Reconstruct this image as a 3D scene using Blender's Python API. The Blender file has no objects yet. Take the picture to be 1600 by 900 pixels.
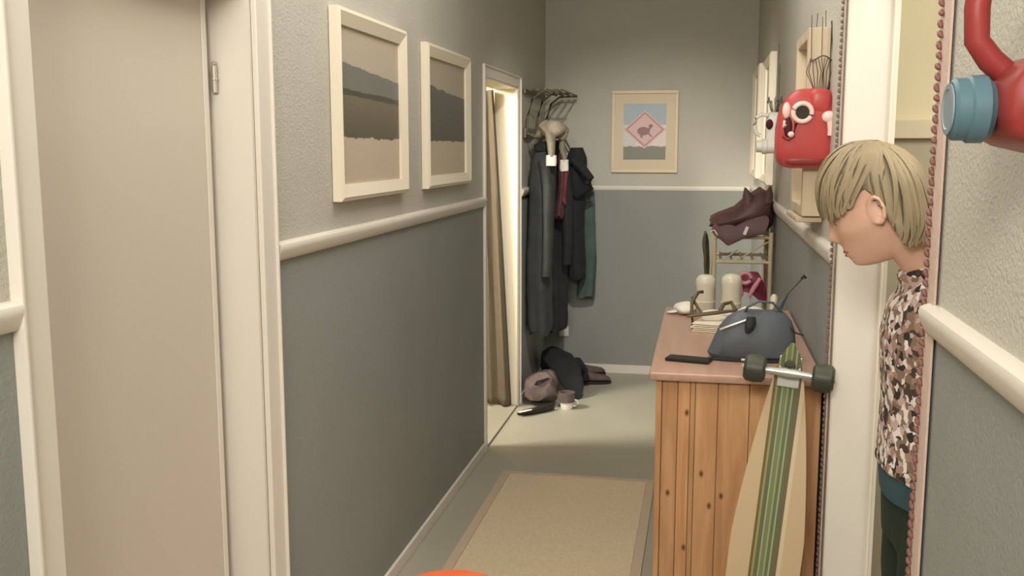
import bpy, bmesh, math, random
from mathutils import Vector, Matrix, noise
C = bpy.context.scene.collection
PI = math.pi
random.seed(7)
def R(a): return math.radians(a)

# ------------------------------------------------------------ camera
F = 1540.0
yw = Vector((302, 219, -F)).normalized()
zw = Vector((0, F*F/219, F)).normalized()
xw = yw.cross(zw)
cam = bpy.data.cameras.new('camera'); co = bpy.data.objects.new('camera', cam); C.objects.link(co)
m4 = Matrix((xw, yw, zw)).to_4x4(); m4.translation = Vector((0, 0, 1.6))
co.matrix_world = m4
cam.sensor_width = 36; cam.lens = 36*F/1600; cam.clip_start = 0.02
bpy.context.scene.camera = co

# ------------------------------------------------------------ light
w = bpy.data.worlds.new('world'); bpy.context.scene.world = w; w.use_nodes = True
w.node_tree.nodes['Background'].inputs[0].default_value = (0.8, 0.85, 0.9, 1)
w.node_tree.nodes['Background'].inputs[1].default_value = 0.3
def area(name, loc, target, sx, sy, power, col):
    l = bpy.data.lights.new(name, 'AREA'); l.shape = 'RECTANGLE'; l.size = sx; l.size_y = sy
    l.energy = power; l.color = col
    o = bpy.data.objects.new(name, l); C.objects.link(o); o.location = loc
    o.rotation_euler = (Vector(target)-Vector(loc)).to_track_quat('-Z', 'Y').to_euler(); return o
def spot(name, loc, target, power, col, ang, rad, blend=.4):
    l = bpy.data.lights.new(name, 'SPOT'); l.energy = power; l.color = col
    l.spot_size = R(ang); l.spot_blend = blend; l.shadow_soft_size = rad
    o = bpy.data.objects.new(name, l); C.objects.link(o); o.location = loc
    o.rotation_euler = (Vector(target)-Vector(loc)).to_track_quat('-Z', 'Y').to_euler(); return o
WARM = (1.0, 0.945, 0.86)
area('key_light', (-0.35, -0.9, 2.55), (-0.3, 3.0, 0.9), 0.9, 0.5, 56, WARM)
area('hall_light', (-0.4, 2.6, 2.75), (-0.4, 2.6, 0), 0.9, 2.6, 26, (1.0, 0.95, 0.87))
spot('far_spot', (-0.40, 3.9, 2.72), (-0.35, 6.6, 0.7), 165, WARM, 62, 0.04, .8)
area('left_room_light', (-2.5, 4.6, 2.3), (-1.1, 5.7, 0.7), 0.4, 0.4, 80, (1.0, 0.94, 0.82))
area('right_room_light', (1.3, 1.9, 2.6), (1.0, 2.6, 0.8), 0.9, 0.9, 26, (1.0, 0.95, 0.84))
vs = bpy.context.scene.view_settings
vs.view_transform = 'Standard'; vs.look = 'None'; vs.exposure = 0.08; vs.gamma = 1.0; vs.use_curve_mapping = False

# ------------------------------------------------------------ materials
def lin(c): return tuple(((v/255)/12.92 if v/255 <= .04045 else ((v/255+.055)/1.055)**2.4) for v in c) + (1,)
def mat(name, rgb, rough=.6, metal=0, spec=.4, var=.0, vscale=8, bump=0, bscale=60, stretch=(1,1,1), sheen=0, rgb2=None):
    m = bpy.data.materials.new(name); m.use_nodes = True; nt = m.node_tree; n = nt.nodes; b = n['Principled BSDF']
    b.inputs['Roughness'].default_value = rough; b.inputs['Metallic'].default_value = metal
    b.inputs['Specular IOR Level'].default_value = spec
    c = lin(rgb); b.inputs['Base Color'].default_value = c
    tc = n.new('ShaderNodeTexCoord'); mp = n.new('ShaderNodeMapping'); mp.inputs['Scale'].default_value = stretch
    nt.links.new(tc.outputs['Object'], mp.inputs['Vector'])
    if var or rgb2:
        no = n.new('ShaderNodeTexNoise'); no.inputs['Scale'].default_value = vscale; no.inputs['Detail'].default_value = 5
        nt.links.new(mp.outputs[0], no.inputs['Vector'])
        cr = n.new('ShaderNodeValToRGB'); cr.color_ramp.elements[0].position = .3; cr.color_ramp.elements[1].position = .7
        c2 = lin(rgb2) if rgb2 else tuple(min(1, v*(1+var)) for v in c[:3])+(1,)
        c1 = c if rgb2 else tuple(v*(1-var) for v in c[:3])+(1,)
        cr.color_ramp.elements[0].color = c1; cr.color_ramp.elements[1].color = c2
        nt.links.new(no.outputs['Fac'], cr.inputs[0]); nt.links.new(cr.outputs[0], b.inputs['Base Color'])
    if bump:
        n2 = n.new('ShaderNodeTexNoise'); n2.inputs['Scale'].default_value = bscale; n2.inputs['Detail'].default_value = 3
        nt.links.new(mp.outputs[0], n2.inputs['Vector'])
        bp = n.new('ShaderNodeBump'); bp.inputs['Strength'].default_value = bump; bp.inputs['Distance'].default_value = .004
        nt.links.new(n2.outputs['Fac'], bp.inputs['Height']); nt.links.new(bp.outputs[0], b.inputs['Normal'])
    if sheen: b.inputs['Sheen Weight'].default_value = sheen
    return m
def vcol_mat(name, rough=.6, bump=0):
    m = mat(name, (200,200,200), rough, bump=bump); nt = m.node_tree
    a = nt.nodes.new('ShaderNodeVertexColor'); a.layer_name = 'Col'
    nt.links.new(a.outputs[0], nt.nodes['Principled BSDF'].inputs['Base Color']); return m
def wood(name, c1, c2, rough=.5, axis='Z', scale=5, knots=()):
    m = bpy.data.materials.new(name); m.use_nodes = True; nt = m.node_tree; n = nt.nodes; b = n['Principled BSDF']
    b.inputs['Roughness'].default_value = rough; b.inputs['Specular IOR Level'].default_value = .4
    tc = n.new('ShaderNodeTexCoord'); mp = n.new('ShaderNodeMapping')
    s = {'X': (.5, 6, 6), 'Y': (6, .5, 6), 'Z': (6, 6, .5)}[axis]
    mp.inputs['Scale'].default_value = tuple(v*scale for v in s)
    nt.links.new(tc.outputs['Object'], mp.inputs['Vector'])
    no = n.new('ShaderNodeTexNoise'); no.inputs['Scale'].default_value = 1; no.inputs['Detail'].default_value = 7; no.inputs['Distortion'].default_value = .8
    nt.links.new(mp.outputs[0], no.inputs['Vector'])
    cr = n.new('ShaderNodeValToRGB'); cr.color_ramp.elements[0].position = .35; cr.color_ramp.elements[1].position = .65
    cr.color_ramp.elements[0].color = lin(c1); cr.color_ramp.elements[1].color = lin(c2)
    nt.links.new(no.outputs['Fac'], cr.inputs[0]); out = cr.outputs[0]
    # a slight tone of its own for every separate stave
    oi = n.new('ShaderNodeObjectInfo'); hs = n.new('ShaderNodeHueSaturation'); mr = n.new('ShaderNodeMapRange')
    mr.inputs['To Min'].default_value = .84; mr.inputs['To Max'].default_value = 1.14
    nt.links.new(oi.outputs['Random'], mr.inputs[0]); nt.links.new(mr.outputs[0], hs.inputs['Value']); nt.links.new(out, hs.inputs['Color']); out = hs.outputs[0]
    if knots:
        ge = n.new('ShaderNodeNewGeometry')
        for (kx, kz) in knots:
            sub = n.new('ShaderNodeVectorMath'); sub.operation = 'SUBTRACT'; sub.inputs[1].default_value = (kx, 0, kz)
            nt.links.new(ge.outputs['Position'], sub.inputs[0])
            mu = n.new('ShaderNodeVectorMath'); mu.operation = 'MULTIPLY'; mu.inputs[1].default_value = (1, 0, .6)
            nt.links.new(sub.outputs[0], mu.inputs[0])
            ln = n.new('ShaderNodeVectorMath'); ln.operation = 'LENGTH'; nt.links.new(mu.outputs[0], ln.inputs[0])
            r2 = n.new('ShaderNodeMapRange'); r2.inputs['From Min'].default_value = .002; r2.inputs['From Max'].default_value = .008
            r2.inputs['To Min'].default_value = 1; r2.inputs['To Max'].default_value = 0
            nt.links.new(ln.outputs['Value'], r2.inputs[0])
            mx = n.new('ShaderNodeMixRGB'); mx.inputs[2].default_value = lin((92, 52, 30))
            nt.links.new(r2.outputs[0], mx.inputs[0]); nt.links.new(out, mx.inputs[1]); out = mx.outputs[0]
    nt.links.new(out, b.inputs['Base Color']); return m
def glass(name, rgb, rough=.1):
    m = mat(name, rgb, rough); m.node_tree.nodes['Principled BSDF'].inputs['Transmission Weight'].default_value = .8
    return m

M = dict(
 wall_up = mat('woodchip_wallpaper_paint', (192,189,178), .75, var=.03, vscale=3, bump=.75, bscale=150),
 wall_low = mat('blue_grey_wall_paint', (144,147,142), .7, var=.03, vscale=3, bump=.4, bscale=150),
 white = mat('cream_gloss_paint', (226,219,208), .35, var=.02, vscale=2),
 door = mat('beige_door_paint', (206,197,184), .5, var=.02, vscale=2),
 gap = mat('dark_gap', (50,45,40), .9),
 floor = mat('grey_green_linoleum', (168,164,148), .42, var=.06, vscale=2.5, bump=.05, bscale=80),
 rug = mat('beige_woven_rug', (216,198,166), .95, var=.08, vscale=90, bump=.6, bscale=220),
 rugb = mat('rug_border_tape', (196,176,154), .9, var=.04, vscale=60, bump=.3, bscale=200),
 ceil = mat('ceiling_paint', (215,212,202), .9),
 yellow = mat('pale_yellow_paint', (236,224,190), .8, var=.02, vscale=2),
 tan = mat('tan_paint', (186,176,152), .8, var=.02, vscale=2),
 warmw = mat('warm_room_paint', (225,212,185), .8),
 frame = mat('cream_frame_paint', (236,226,205), .35),
 frame2 = mat('ivory_frame_paint', (224,208,176), .45),
 matboard = mat('mat_board', (214,198,172), .8),
 print = vcol_mat('printed_paper', .45),
 iron = mat('dull_olive_metal', (110,104,84), .45, .5),
 coat_black = mat('black_wool', (36,38,40), .9, var=.2, vscale=20, bump=.3),
 coat_grey = mat('charcoal_cloth', (58,61,62), .9, var=.15, vscale=14, bump=.3),
 coat_red = mat('burgundy_cloth', (82,48,52), .85, var=.15, vscale=14, bump=.3),
 coat_teal = mat('teal_cloth', (76,92,88), .85, var=.15, vscale=14, bump=.3),
 beige_knit = mat('taupe_knit', (140,132,116), .95, var=.15, vscale=40, bump=.6, bscale=90),
 white_cloth = mat('white_cloth', (226,220,210), .85, var=.04, vscale=30, bump=.3),
 plastic_w = mat('white_plastic', (228,226,220), .4),
 cup = mat('white_ceramic', (240,236,228), .3),
 tanshade = mat('tan_jamb_shade', (104,94,78), .9, var=.05, vscale=20, bump=.2),  # dark tan carries the shade on the far left jamb
 mauve = mat('mauve_brown_cloth', (104,90,88), .9, var=.2, vscale=16, bump=.4),
 shoe_dark = mat('dark_leather', (44,38,36), .5, var=.2, vscale=12),
 bamboo = mat('pale_bamboo', (198,184,150), .45, var=.08, vscale=20, stretch=(1,1,.2)),
 olive = mat('olive_cloth', (94,96,72), .9, var=.15, vscale=14, bump=.3),
 burg = mat('burgundy_leather', (96,68,68), .55, var=.16, vscale=10, bump=.3, bscale=40),
 maroon = mat('maroon_satin', (120,44,62), .4, var=.15, vscale=12),
 pink = mat('pink_satin', (222,150,160), .35, var=.08, vscale=12),
 bagm = mat('blue_grey_nylon', (86,92,98), .55, var=.1, vscale=8, bump=.25, bscale=50),
 strap = mat('black_webbing', (36,37,36), .7),
 steel = mat('dull_steel', (190,190,182), .35, .8),
 bottle = mat('milky_plastic', (206,200,180), .22, var=.03),
 brown = mat('brown_leather', (96,80,58), .5, var=.15, vscale=25),
 paper = mat('cream_paper', (232,222,198), .8, var=.02),
 phone = mat('black_cover', (26,24,24), .4),
 rubber = mat('olive_black_urethane', (58,62,48), .45, var=.08, vscale=20),
 red = mat('red_jerrycan_plastic', (186,72,70), .35, var=.1, vscale=7),
 red_dark = mat('dark_red_plastic', (140,50,46), .4, var=.1, vscale=7),
 blue = mat('blue_cap_plastic', (84,114,126), .45, var=.06),
 bluegrey = mat('grey_blue_cap_face', (136,150,158), .4, var=.06),
 hole = mat('dark_opening', (60,56,44), .8),
 holered = mat('dark_red_opening', (74,22,24), .7),
 pinkw = mat('pinkish_white_paint', (246,214,206), .35),
 wire = mat('dark_wire', (84,80,68), .5, .4),
 mirrorw = wood('pale_frame_wood', (192,174,146), (212,194,166), .45, 'Z', 3),
 mirror = mat('mirror_glass', (225,228,226), .03, 1.0),
 bead = mat('brown_red_bead', (122,82,74), .5, var=.15, vscale=60),
 bead2 = mat('dark_brown_bead', (108,88,80), .5, var=.15, vscale=60),
 ribbon = mat('dusty_pink_ribbon', (206,182,170), .75, var=.05, vscale=30, bump=.3, bscale=150),
 ribbon2 = mat('grey_pink_ribbon', (188,172,160), .75, var=.05, vscale=30, bump=.3, bscale=150),
 orange = mat('orange_plastic', (240,112,66), .4, var=.04, vscale=10),
 skin = mat('skin', (216,174,152), .5, var=.05, vscale=18),
 lips = mat('lips', (176,98,88), .45),
 eyew = mat('eye_white', (200,192,182), .3),
 iris = mat('iris', (70,80,80), .2),
 brow = mat('brow_hair', (120,98,70), .8),
 green = mat('dark_green_cloth', (32,46,34), .9, var=.15, vscale=12, bump=.3),
 tealshirt = mat('teal_jersey', (50,78,84), .85, var=.1, vscale=14, bump=.3),
 shoe = mat('black_shoe_leather', (35,32,30), .4),
 hinge = mat('painted_hinge', (190,184,170), .35, .3),
)
M['skin'].node_tree.nodes['Principled BSDF'].inputs['Subsurface Weight'].default_value = .1
M['skin'].node_tree.nodes['Principled BSDF'].inputs['Subsurface Radius'].default_value = (.01,.004,.002)
KN = [(.013,.715),(-.077,.655),(.068,.655),(.036,.625),(-.03,.50),(-.03,.885),(.02,.30)]
M['pine'] = wood('orange_pine', (178,130,90), (204,158,114), .45, 'Z', 5, KN)
M['pinetop'] = wood('pine_top', (176,140,120), (192,156,136), .3, 'Y', 4)
def hair_mat():
    m = mat('ash_blonde_hair', (126,112,86), .6, spec=.5, var=.0, rgb2=(164,147,116), vscale=6, stretch=(1,1,1))
    return m
M['hair'] = hair_mat(); M['hair_dark'] = mat('darker_hair', (96,86,64), .6, var=.15, vscale=10)
def floral():
    m = bpy.data.materials.new('floral_print_cotton'); m.use_nodes = True; nt = m.node_tree; n = nt.nodes; b = n['Principled BSDF']
    b.inputs['Roughness'].default_value = .85
    tc = n.new('ShaderNodeTexCoord'); no = n.new('ShaderNodeTexNoise'); no.inputs['Scale'].default_value = 45
    nt.links.new(tc.outputs['Object'], no.inputs['Vector'])
    ad = n.new('ShaderNodeVectorMath'); ad.operation = 'MULTIPLY_ADD'; ad.inputs[1].default_value = (.03,.03,.03)
    nt.links.new(no.outputs['Color'], ad.inputs[0]); nt.links.new(tc.outputs['Object'], ad.inputs[2])
    vo = n.new('ShaderNodeTexVoronoi'); vo.inputs['Scale'].default_value = 75; nt.links.new(ad.outputs[0], vo.inputs['Vector'])
    sx = n.new('ShaderNodeSeparateColor'); nt.links.new(vo.outputs['Color'], sx.inputs[0])
    cr = n.new('ShaderNodeValToRGB'); cr.color_ramp.interpolation = 'CONSTANT'; e = cr.color_ramp.elements
    e[0].position = 0; e[0].color = lin((44,40,36)); e[1].position = .14; e[1].color = lin((128,106,88))
    for p, c in ((.36,(224,216,208)),(.62,(190,164,160)),(.78,(160,128,112)),(.90,(70,56,50))):
        x = e.new(p); x.color = lin(c)
    nt.links.new(sx.outputs[0], cr.inputs[0]); nt.links.new(cr.outputs[0], b.inputs['Base Color']); return m
M['floral'] = floral()
def deck_mat():   # printed lengthwise stripes, across local X
    m = bpy.data.materials.new('striped_deck_print'); m.use_nodes = True; nt = m.node_tree; n = nt.nodes; b = n['Principled BSDF']
    b.inputs['Roughness'].default_value = .4
    tc = n.new('ShaderNodeTexCoord'); sp = n.new('ShaderNodeSeparateXYZ'); nt.links.new(tc.outputs['Object'], sp.inputs[0])
    mr = n.new('ShaderNodeMapRange'); mr.inputs['From Min'].default_value = -.085; mr.inputs['From Max'].default_value = .085
    nt.links.new(sp.outputs['X'], mr.inputs[0])
    cr = n.new('ShaderNodeValToRGB'); cr.color_ramp.interpolation = 'CONSTANT'; e = cr.color_ramp.elements
    W=(196,172,138); e[0].position=0; e[0].color=lin(W); e[1].position=.29; e[1].color=lin((108,92,52))
    for p,c in ((.33,(150,146,92)),(.36,(96,104,74)),(.42,(164,166,128)),(.44,(116,126,86)),(.50,(150,158,110)),(.52,(98,110,78)),(.57,(158,164,128)),(.59,(98,104,74)),(.65,(112,96,66)),(.69,(208,190,158)),(.75,W)):
        x=e.new(p); x.color=lin(c)
    nt.links.new(mr.outputs[0], cr.inputs[0]); nt.links.new(cr.outputs[0], b.inputs['Base Color']); return m
M['deck'] = deck_mat()

# ------------------------------------------------------------ mesh builder
class MB:
    def __init__(s): s.v = []; s.f = []; s.mi = []; s.cur = 0; s.col = None; s.bev = False
    def add(s, vs_, fs):
        o = len(s.v); s.v += [Vector(p) for p in vs_]; s.f += [tuple(i+o for i in f) for f in fs]; s.mi += [s.cur]*len(fs); return s
    def box(s, a, b, bev=0):
        a, b = Vector(a), Vector(b); c = (a+b)/2; h = [abs(x)/2 for x in (b-a)]
        bev = min([bev]+[x*.9 for x in h])
        if bev <= 0:
            P = [(c.x+x*h[0], c.y+y*h[1], c.z+z*h[2]) for z in (-1,1) for y in (-1,1) for x in (-1,1)]
            return s.add(P, [(0,2,3,1),(4,5,7,6),(0,1,5,4),(2,6,7,3),(0,4,6,2),(1,3,7,5)])
        s.bev = True; bm = bmesh.new(); bmesh.ops.create_cube(bm, size=1)
        for v in bm.verts: v.co = Vector((v.co.x*2*h[0]+c.x, v.co.y*2*h[1]+c.y, v.co.z*2*h[2]+c.z))
        bmesh.ops.bevel(bm, geom=bm.edges[:], offset=bev, segments=2, affect='EDGES', profile=.5)
        bm.verts.index_update(); s.add([v.co[:] for v in bm.verts], [tuple(v.index for v in f.verts) for f in bm.faces]); bm.free(); return s
    def rings(s, rings, cap=True, closed=False):
        n = len(rings[0]); o = len(s.v); fs = []
        for r in rings: s.v += [Vector(p) for p in r]
        m = len(rings)
        for i in range(m if closed else m-1):
            j = (i+1) % m
            for k in range(n): fs.append((o+i*n+k, o+i*n+(k+1)%n, o+j*n+(k+1)%n, o+j*n+k))
        if cap and not closed:
            fs.append(tuple(o+k for k in reversed(range(n)))); fs.append(tuple(o+(m-1)*n+k for k in range(n)))
        s.f += fs; s.mi += [s.cur]*len(fs); return s
    def tube(s, pts, r, seg=8, closed=False, flat=1.0, up=(0,0,1)):
        pts = [Vector(p) for p in pts]; rs = r if isinstance(r, (list, tuple)) else [r]*len(pts); out = []
        for i, p in enumerate(pts):
            a = pts[(i-1) % len(pts)] if (closed or i > 0) else p; b = pts[(i+1) % len(pts)] if (closed or i < len(pts)-1) else p
            t = (b-a).normalized(); u = Vector(up)
            if abs(t.dot(u)) > .95: u = Vector((1,0,0)) if abs(t.x) < .9 else Vector((0,1,0))
            x = u.cross(t).normalized(); y = t.cross(x).normalized()
            out.append([p + x*math.cos(q)*rs[i] + y*math.sin(q)*rs[i]*flat for q in [2*PI*k/seg for k in range(seg)]])
        return s.rings(out, True, closed)
    def ell(s, secs, seg=20, pw=2.0):   # sections: (center, rx-vector, ry-vector)
        out = []
        for c, a, b in secs:
            c, a, b = Vector(c), Vector(a), Vector(b); ring = []
            for k in range(seg):
                q = 2*PI*k/seg; cx, sy = math.cos(q), math.sin(q)
                e = 2/pw; ring.append(c + a*math.copysign(abs(cx)**e, cx) + b*math.copysign(abs(sy)**e, sy))
            out.append(ring)
        return s.rings(out)
    def ball(s, c, r, nu=16, nv=10, fn=None, pw=2.0):
        c = Vector(c); r = Vector(r if hasattr(r, '__len__') else (r,r,r)); out = []; e = 2/pw
        P = lambda v: math.copysign(abs(v)**e, v)
        for i in range(nv+1):
            th = PI*(i/nv); th = min(max(th, 1e-3), PI-1e-3); ring = []
            for k in range(nu):
                ph = 2*PI*k/nu; d = Vector((P(math.sin(th))*P(math.cos(ph)), P(math.sin(th))*P(math.sin(ph)), -P(math.cos(th))))
                p = Vector((d.x*r.x, d.y*r.y, d.z*r.z))
                if fn: p = fn(p, d)
                ring.append(c+p)
            out.append(ring)
        return s.rings(out)
    def lathe(s, c, prof, seg=20, axis=(0,0,1)):   # prof: (r, h)
        q = Vector((0,0,1)).rotation_difference(Vector(axis).normalized()); c = Vector(c)
        return s.rings([[c + q @ Vector((r*math.cos(2*PI*k/seg), r*math.sin(2*PI*k/seg), h)) for k in range(seg)] for r, h in prof])
    def prism(s, poly, fn):   # poly 2D points; fn(p, side)->3D with side 0/1
        n = len(poly); return s.add([fn(p, 0) for p in poly]+[fn(p, 1) for p in poly],
            [tuple(range(n)), tuple(range(2*n-1, n-1, -1))]+[(i, i+n, (i+1)%n+n, (i+1)%n) for i in range(n)])
    def xf(s, mtx): s.v = [mtx @ p for p in s.v]; return s
    def noise(s, amp, sc, seed=0):
        s.v = [p + noise.noise_vector(p*sc+Vector((seed*7.3, seed, 0)))*amp for p in s.v]; return s
    def build(s, name, m, parent=None, smooth=True, loc=None, remesh=0, ang=40):
        if parent is not None:
            base = Vector((0,0,0)); q = parent
            while q: base += q.location; q = q.parent
        elif loc is not None: base = Vector(loc)
        else:
            xs=[p.x for p in s.v]; ys=[p.y for p in s.v]; zs=[p.z for p in s.v]
            base = Vector(((min(xs)+max(xs))/2, (min(ys)+max(ys))/2, min(zs)))
        me = bpy.data.meshes.new(name); me.from_pydata([p-base for p in s.v], [], s.f)
        ms = m if isinstance(m, (list, tuple)) else [m]
        for x in ms: me.materials.append(x)
        me.polygons.foreach_set('material_index', s.mi)
        if s.col:
            at = me.color_attributes.new('Col', 'FLOAT_COLOR', 'POINT')
            at.data.foreach_set('color', [x for c in s.col for x in lin(c)])
        bm = bmesh.new(); bm.from_mesh(me); bmesh.ops.recalc_face_normals(bm, faces=bm.faces[:]); bm.to_mesh(me); bm.free()
        o = bpy.data.objects.new(name, me); C.objects.link(o); me.update()
        if remesh:
            md = o.modifiers.new('r', 'REMESH'); md.mode = 'VOXEL'; md.voxel_size = remesh; md.use_smooth_shade = True
            sm = o.modifiers.new('s', 'SMOOTH'); sm.factor = .5; sm.iterations = 3
            dg = bpy.context.evaluated_depsgraph_get(); nm = bpy.data.meshes.new_from_object(o.evaluated_get(dg))
            o.modifiers.clear(); o.data = nm; nm.name = name; bpy.data.meshes.remove(me); me = nm
            if not me.materials: me.materials.append(ms[0])
        if smooth:
            for p in me.polygons: p.use_smooth = True
            if not remesh: me.set_sharp_from_angle(angle=R(ang))
            if s.bev and not remesh: wn = o.modifiers.new('w', 'WEIGHTED_NORMAL'); wn.keep_sharp = True
        if parent is not None: o.parent = parent
        else: o.location = base
        return o
def tag(o, label=None, cat=None, group=None, kind=None):
    for k, v in (('label', label), ('category', cat), ('group', group), ('kind', kind)):
        if v: o[k] = v
    return o
def thing(name, loc, label, cat, group=None):
    o = bpy.data.objects.new(name, None); C.objects.link(o); o.location = loc; o.empty_display_size = .05
    return tag(o, label, cat, group)
def copy_tree(o, parent=None):
    c = o.copy(); C.objects.link(c); c.parent = parent
    for ch in list(o.children): copy_tree(ch, c)
    return c
def struct(mb, name, m, **k): o = mb.build(name, m, **k); o['kind'] = 'structure'; return o

# ------------------------------------------------------------ setting
LX, RX, YB, CZ = -1.11, .33, 6.94, 2.8
T = .14; DZ = 1.32
def wallx(mb, xa, xb, y0, y1, z0, z1):   # split at the paint line
    for a, b, k in ((z0, min(z1, DZ), 1), (max(z0, DZ), z1, 0)):
        if b > a: mb.cur = k; mb.box((xa, y0, a), (xb, y1, b))
mb = MB().box((-3.2,-1.6,-.1),(3.2,YB+.2,0)); struct(mb, 'floor', M['floor'], smooth=False)
mb = MB().box((-3.2,-1.6,CZ),(3.2,YB+.2,CZ+.1)); struct(mb, 'ceiling', M['ceil'], smooth=False)
W = [M['wall_up'], M['wall_low']]
mb = MB()
DL0, DL1, DF0, DF1, DH = 1.484, 2.33, 5.0, 5.90, 2.0
wallx(mb, LX-T, LX, -1.6, DL0, 0, CZ); wallx(mb, LX-T, LX, DL1, DF0, 0, CZ); wallx(mb, LX-T, LX, DF1, YB, 0, CZ)
wallx(mb, LX-T, LX, DL0, DL1, DH, CZ); wallx(mb, LX-T, LX, DF0, DF1, DH-.04, CZ)
struct(mb, 'wall_left', W, smooth=False)
mb = MB(); wallx(mb, -1.25, RX+T, YB, YB+.14, 0, CZ); struct(mb, 'wall_back', W, smooth=False)
mb = MB(); DR0, DR1 = 1.735, 2.535; TR = .115; RN = .37
wallx(mb, RN, RX+TR, -1.6, DR0, 0, CZ); wallx(mb, RX, RX+TR, DR1, YB, 0, CZ); wallx(mb, RX, RX+TR, DR0, DR1, 2.08, CZ)
struct(mb, 'wall_right', W, smooth=False)
mb = MB(); wallx(mb, LX-T, RX+T, -1.6, -1.5, 0, CZ); struct(mb, 'wall_near', W, smooth=False)
# side rooms
mb = MB().box((-3.2,4.3,0),(-1.25,4.4,CZ)).box((-3.2,6.5,0),(-1.25,6.6,CZ)).box((-3.2,4.4,0),(-3.1,6.5,CZ))
struct(mb, 'wall_left_room', M['warmw'], smooth=False)
mb = MB(); mb.cur = 0; mb.box((RX+T,3.45,1.69),(2.6,3.55,CZ)); mb.cur = 1; mb.box((RX+T,3.45,0),(2.6,3.55,1.69))
mb.cur = 2; mb.box((2.6,-.2,0),(2.7,3.55,CZ)).box((RX+T,-.3,0),(2.7,-.2,CZ))
struct(mb, 'wall_right_room', [M['yellow'], M['tan'], M['warmw']], smooth=False)
mb = MB().box((RX+T,3.425,1.63),(2.6,3.45,1.69),.004); struct(mb, 'trim_9', M['warmw'])

# dado rails: rounded profile (offset from wall, z)
PR = [(0,1.285),(.012,1.287),(.02,1.295),(.026,1.308),(.031,1.322),(.034,1.335),(.030,1.345),(.02,1.350),(.008,1.353),(0,1.353)]
PR = [(a*.74, 1.3525+(b-1.353)*.76) for a, b in PR]
def rail(n, x, sgn, y0, y1, m=None, k=1.0):
    mb = MB().prism(PR, lambda p, s: (x+sgn*p[0]*k, (y0, y1)[s], p[1])); struct(mb, 'trim_%d' % n, m or M['white'])
rail(1, LX, 1, -1.5, DL0-.075); rail(2, LX, 1, DL1+.085, DF0-.075); rail(3, LX, 1, DF1+.075, YB)
rail(4, RN, -1, -1.5, DR0-.065); rail(5, RX, -1, DR1+.06, YB, None, .7)
mb = MB().prism(PR, lambda p, s: ((LX+.03, RX-.025)[s], YB-p[0]*.35, 1.315+(p[1]-1.315)*.6)); struct(mb, 'trim_6', M['white'])
# baseboards
mb = MB().box((LX,DL1+.085,0),(LX+.014,DF0-.075,.055),.004); struct(mb, 'baseboard_left', M['white'])
mb = MB().box((LX,-1.5,0),(LX+.014,DL0-.075,.055),.004); struct(mb, 'baseboard_left_near', M['white'])
mb = MB().box((LX,DF1+.075,0),(LX+.014,YB,.055),.004); struct(mb, 'baseboard_left_far', M['white'])
mb = MB().box((LX+.014,YB-.016,0),(RX-.014,YB,.062),.004); struct(mb, 'baseboard_back', M['white'])
mb = MB().box((RX-.014,DR1+.06,0),(RX,YB-.016,.06),.004); struct(mb, 'baseboard_right', M['white'])

# near left door: frame, panel, hinge
def casing(mb, x, s, ya, yb, top, wd=.075, th=.016):
    # architrave round an opening on wall face x, s = direction it stands proud
    for a, b in ((ya-wd, ya), (yb, yb+wd)):
        mb.box((x, a, 0), (x+s*th, b, top+wd-.002), .004)
        e0, e1 = (a-.001, a+.008) if a < ya else (b-.008, b+.001)
        mb.box((x-s*.001, e0, 0), (x+s*(th+.008), e1, top+wd+.001), .003)
    mb.box((x, ya-wd+.001, top), (x+s*(th-.0005), yb+wd-.001, top+wd-.001), .004)
    mb.box((x-s*.001, ya-wd+.008, top+wd-.008), (x+s*(th+.0075), yb+wd-.008, top+wd+.001), .003)
    return mb
dr = MB(); casing(dr, LX, 1, DL0, DL1, DH); d1 = struct(dr, 'door_1', M['white'], loc=(LX, (DL0+DL1)/2, 0))
mb = MB().box((LX-T,DL0,0),(LX,DL0+.012,DH)).box((LX-T,DL1-.012,0),(LX,DL1,DH)).box((LX-T,DL0,DH-.012),(LX,DL1,DH))
mb.build('door_lining', M['white'], d1, smooth=False)
mb = MB().box((LX-T+.004,DL0+.012,.008),(LX-T+.044,DL1-.040,DH-.018),.003); lf = mb.build('door_leaf', M['door'], d1)
mb = MB().box((LX-T+.044,DL1-.070,.008),(LX-T+.047,DL1-.050,DH-.02),.001); mb.build('rebate_strip', M['white'], lf)
mb = MB().box((LX-T-.01,DL1-.040,.004),(LX-T+.006,DL1-.012,DH-.015)); mb.build('shadow_gap', M['gap'], d1, smooth=False)
mb = MB().lathe((LX-T+.052,DL1-.026,1.735),[(.0,0),(.007,.001),(.007,.03),(.009,.031),(.009,.036),(.007,.037),(.007,.066),(.0,.067)],12)
mb.lathe((LX-T+.052,DL1-.026,1.802),[(.0,0),(.005,.001),(.006,.008),(.0,.012)],12); mb.build('hinge', M['hinge'], d1)

# far left door frame + added shade piece
dr = MB(); casing(dr, LX, 1, DF0, DF1, DH-.04, .06, .006); d2 = struct(dr, 'door_2', M['white'], loc=(LX, (DF0+DF1)/2, 0))
mb = MB().box((LX-T,DF0,0),(LX,DF0+.012,DH-.04)).box((LX-T,DF1-.012,0),(LX,DF1,DH-.04)).box((LX-T,DF0,DH-.052),(LX,DF1,DH-.04))
mb.build('door_lining', M['frame'], d2, smooth=False)
mb = MB().box((LX-T,DF0+.012,0),(LX,DF1-.012,.012),.003); mb.build('threshold', M['floor'], d2)
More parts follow.
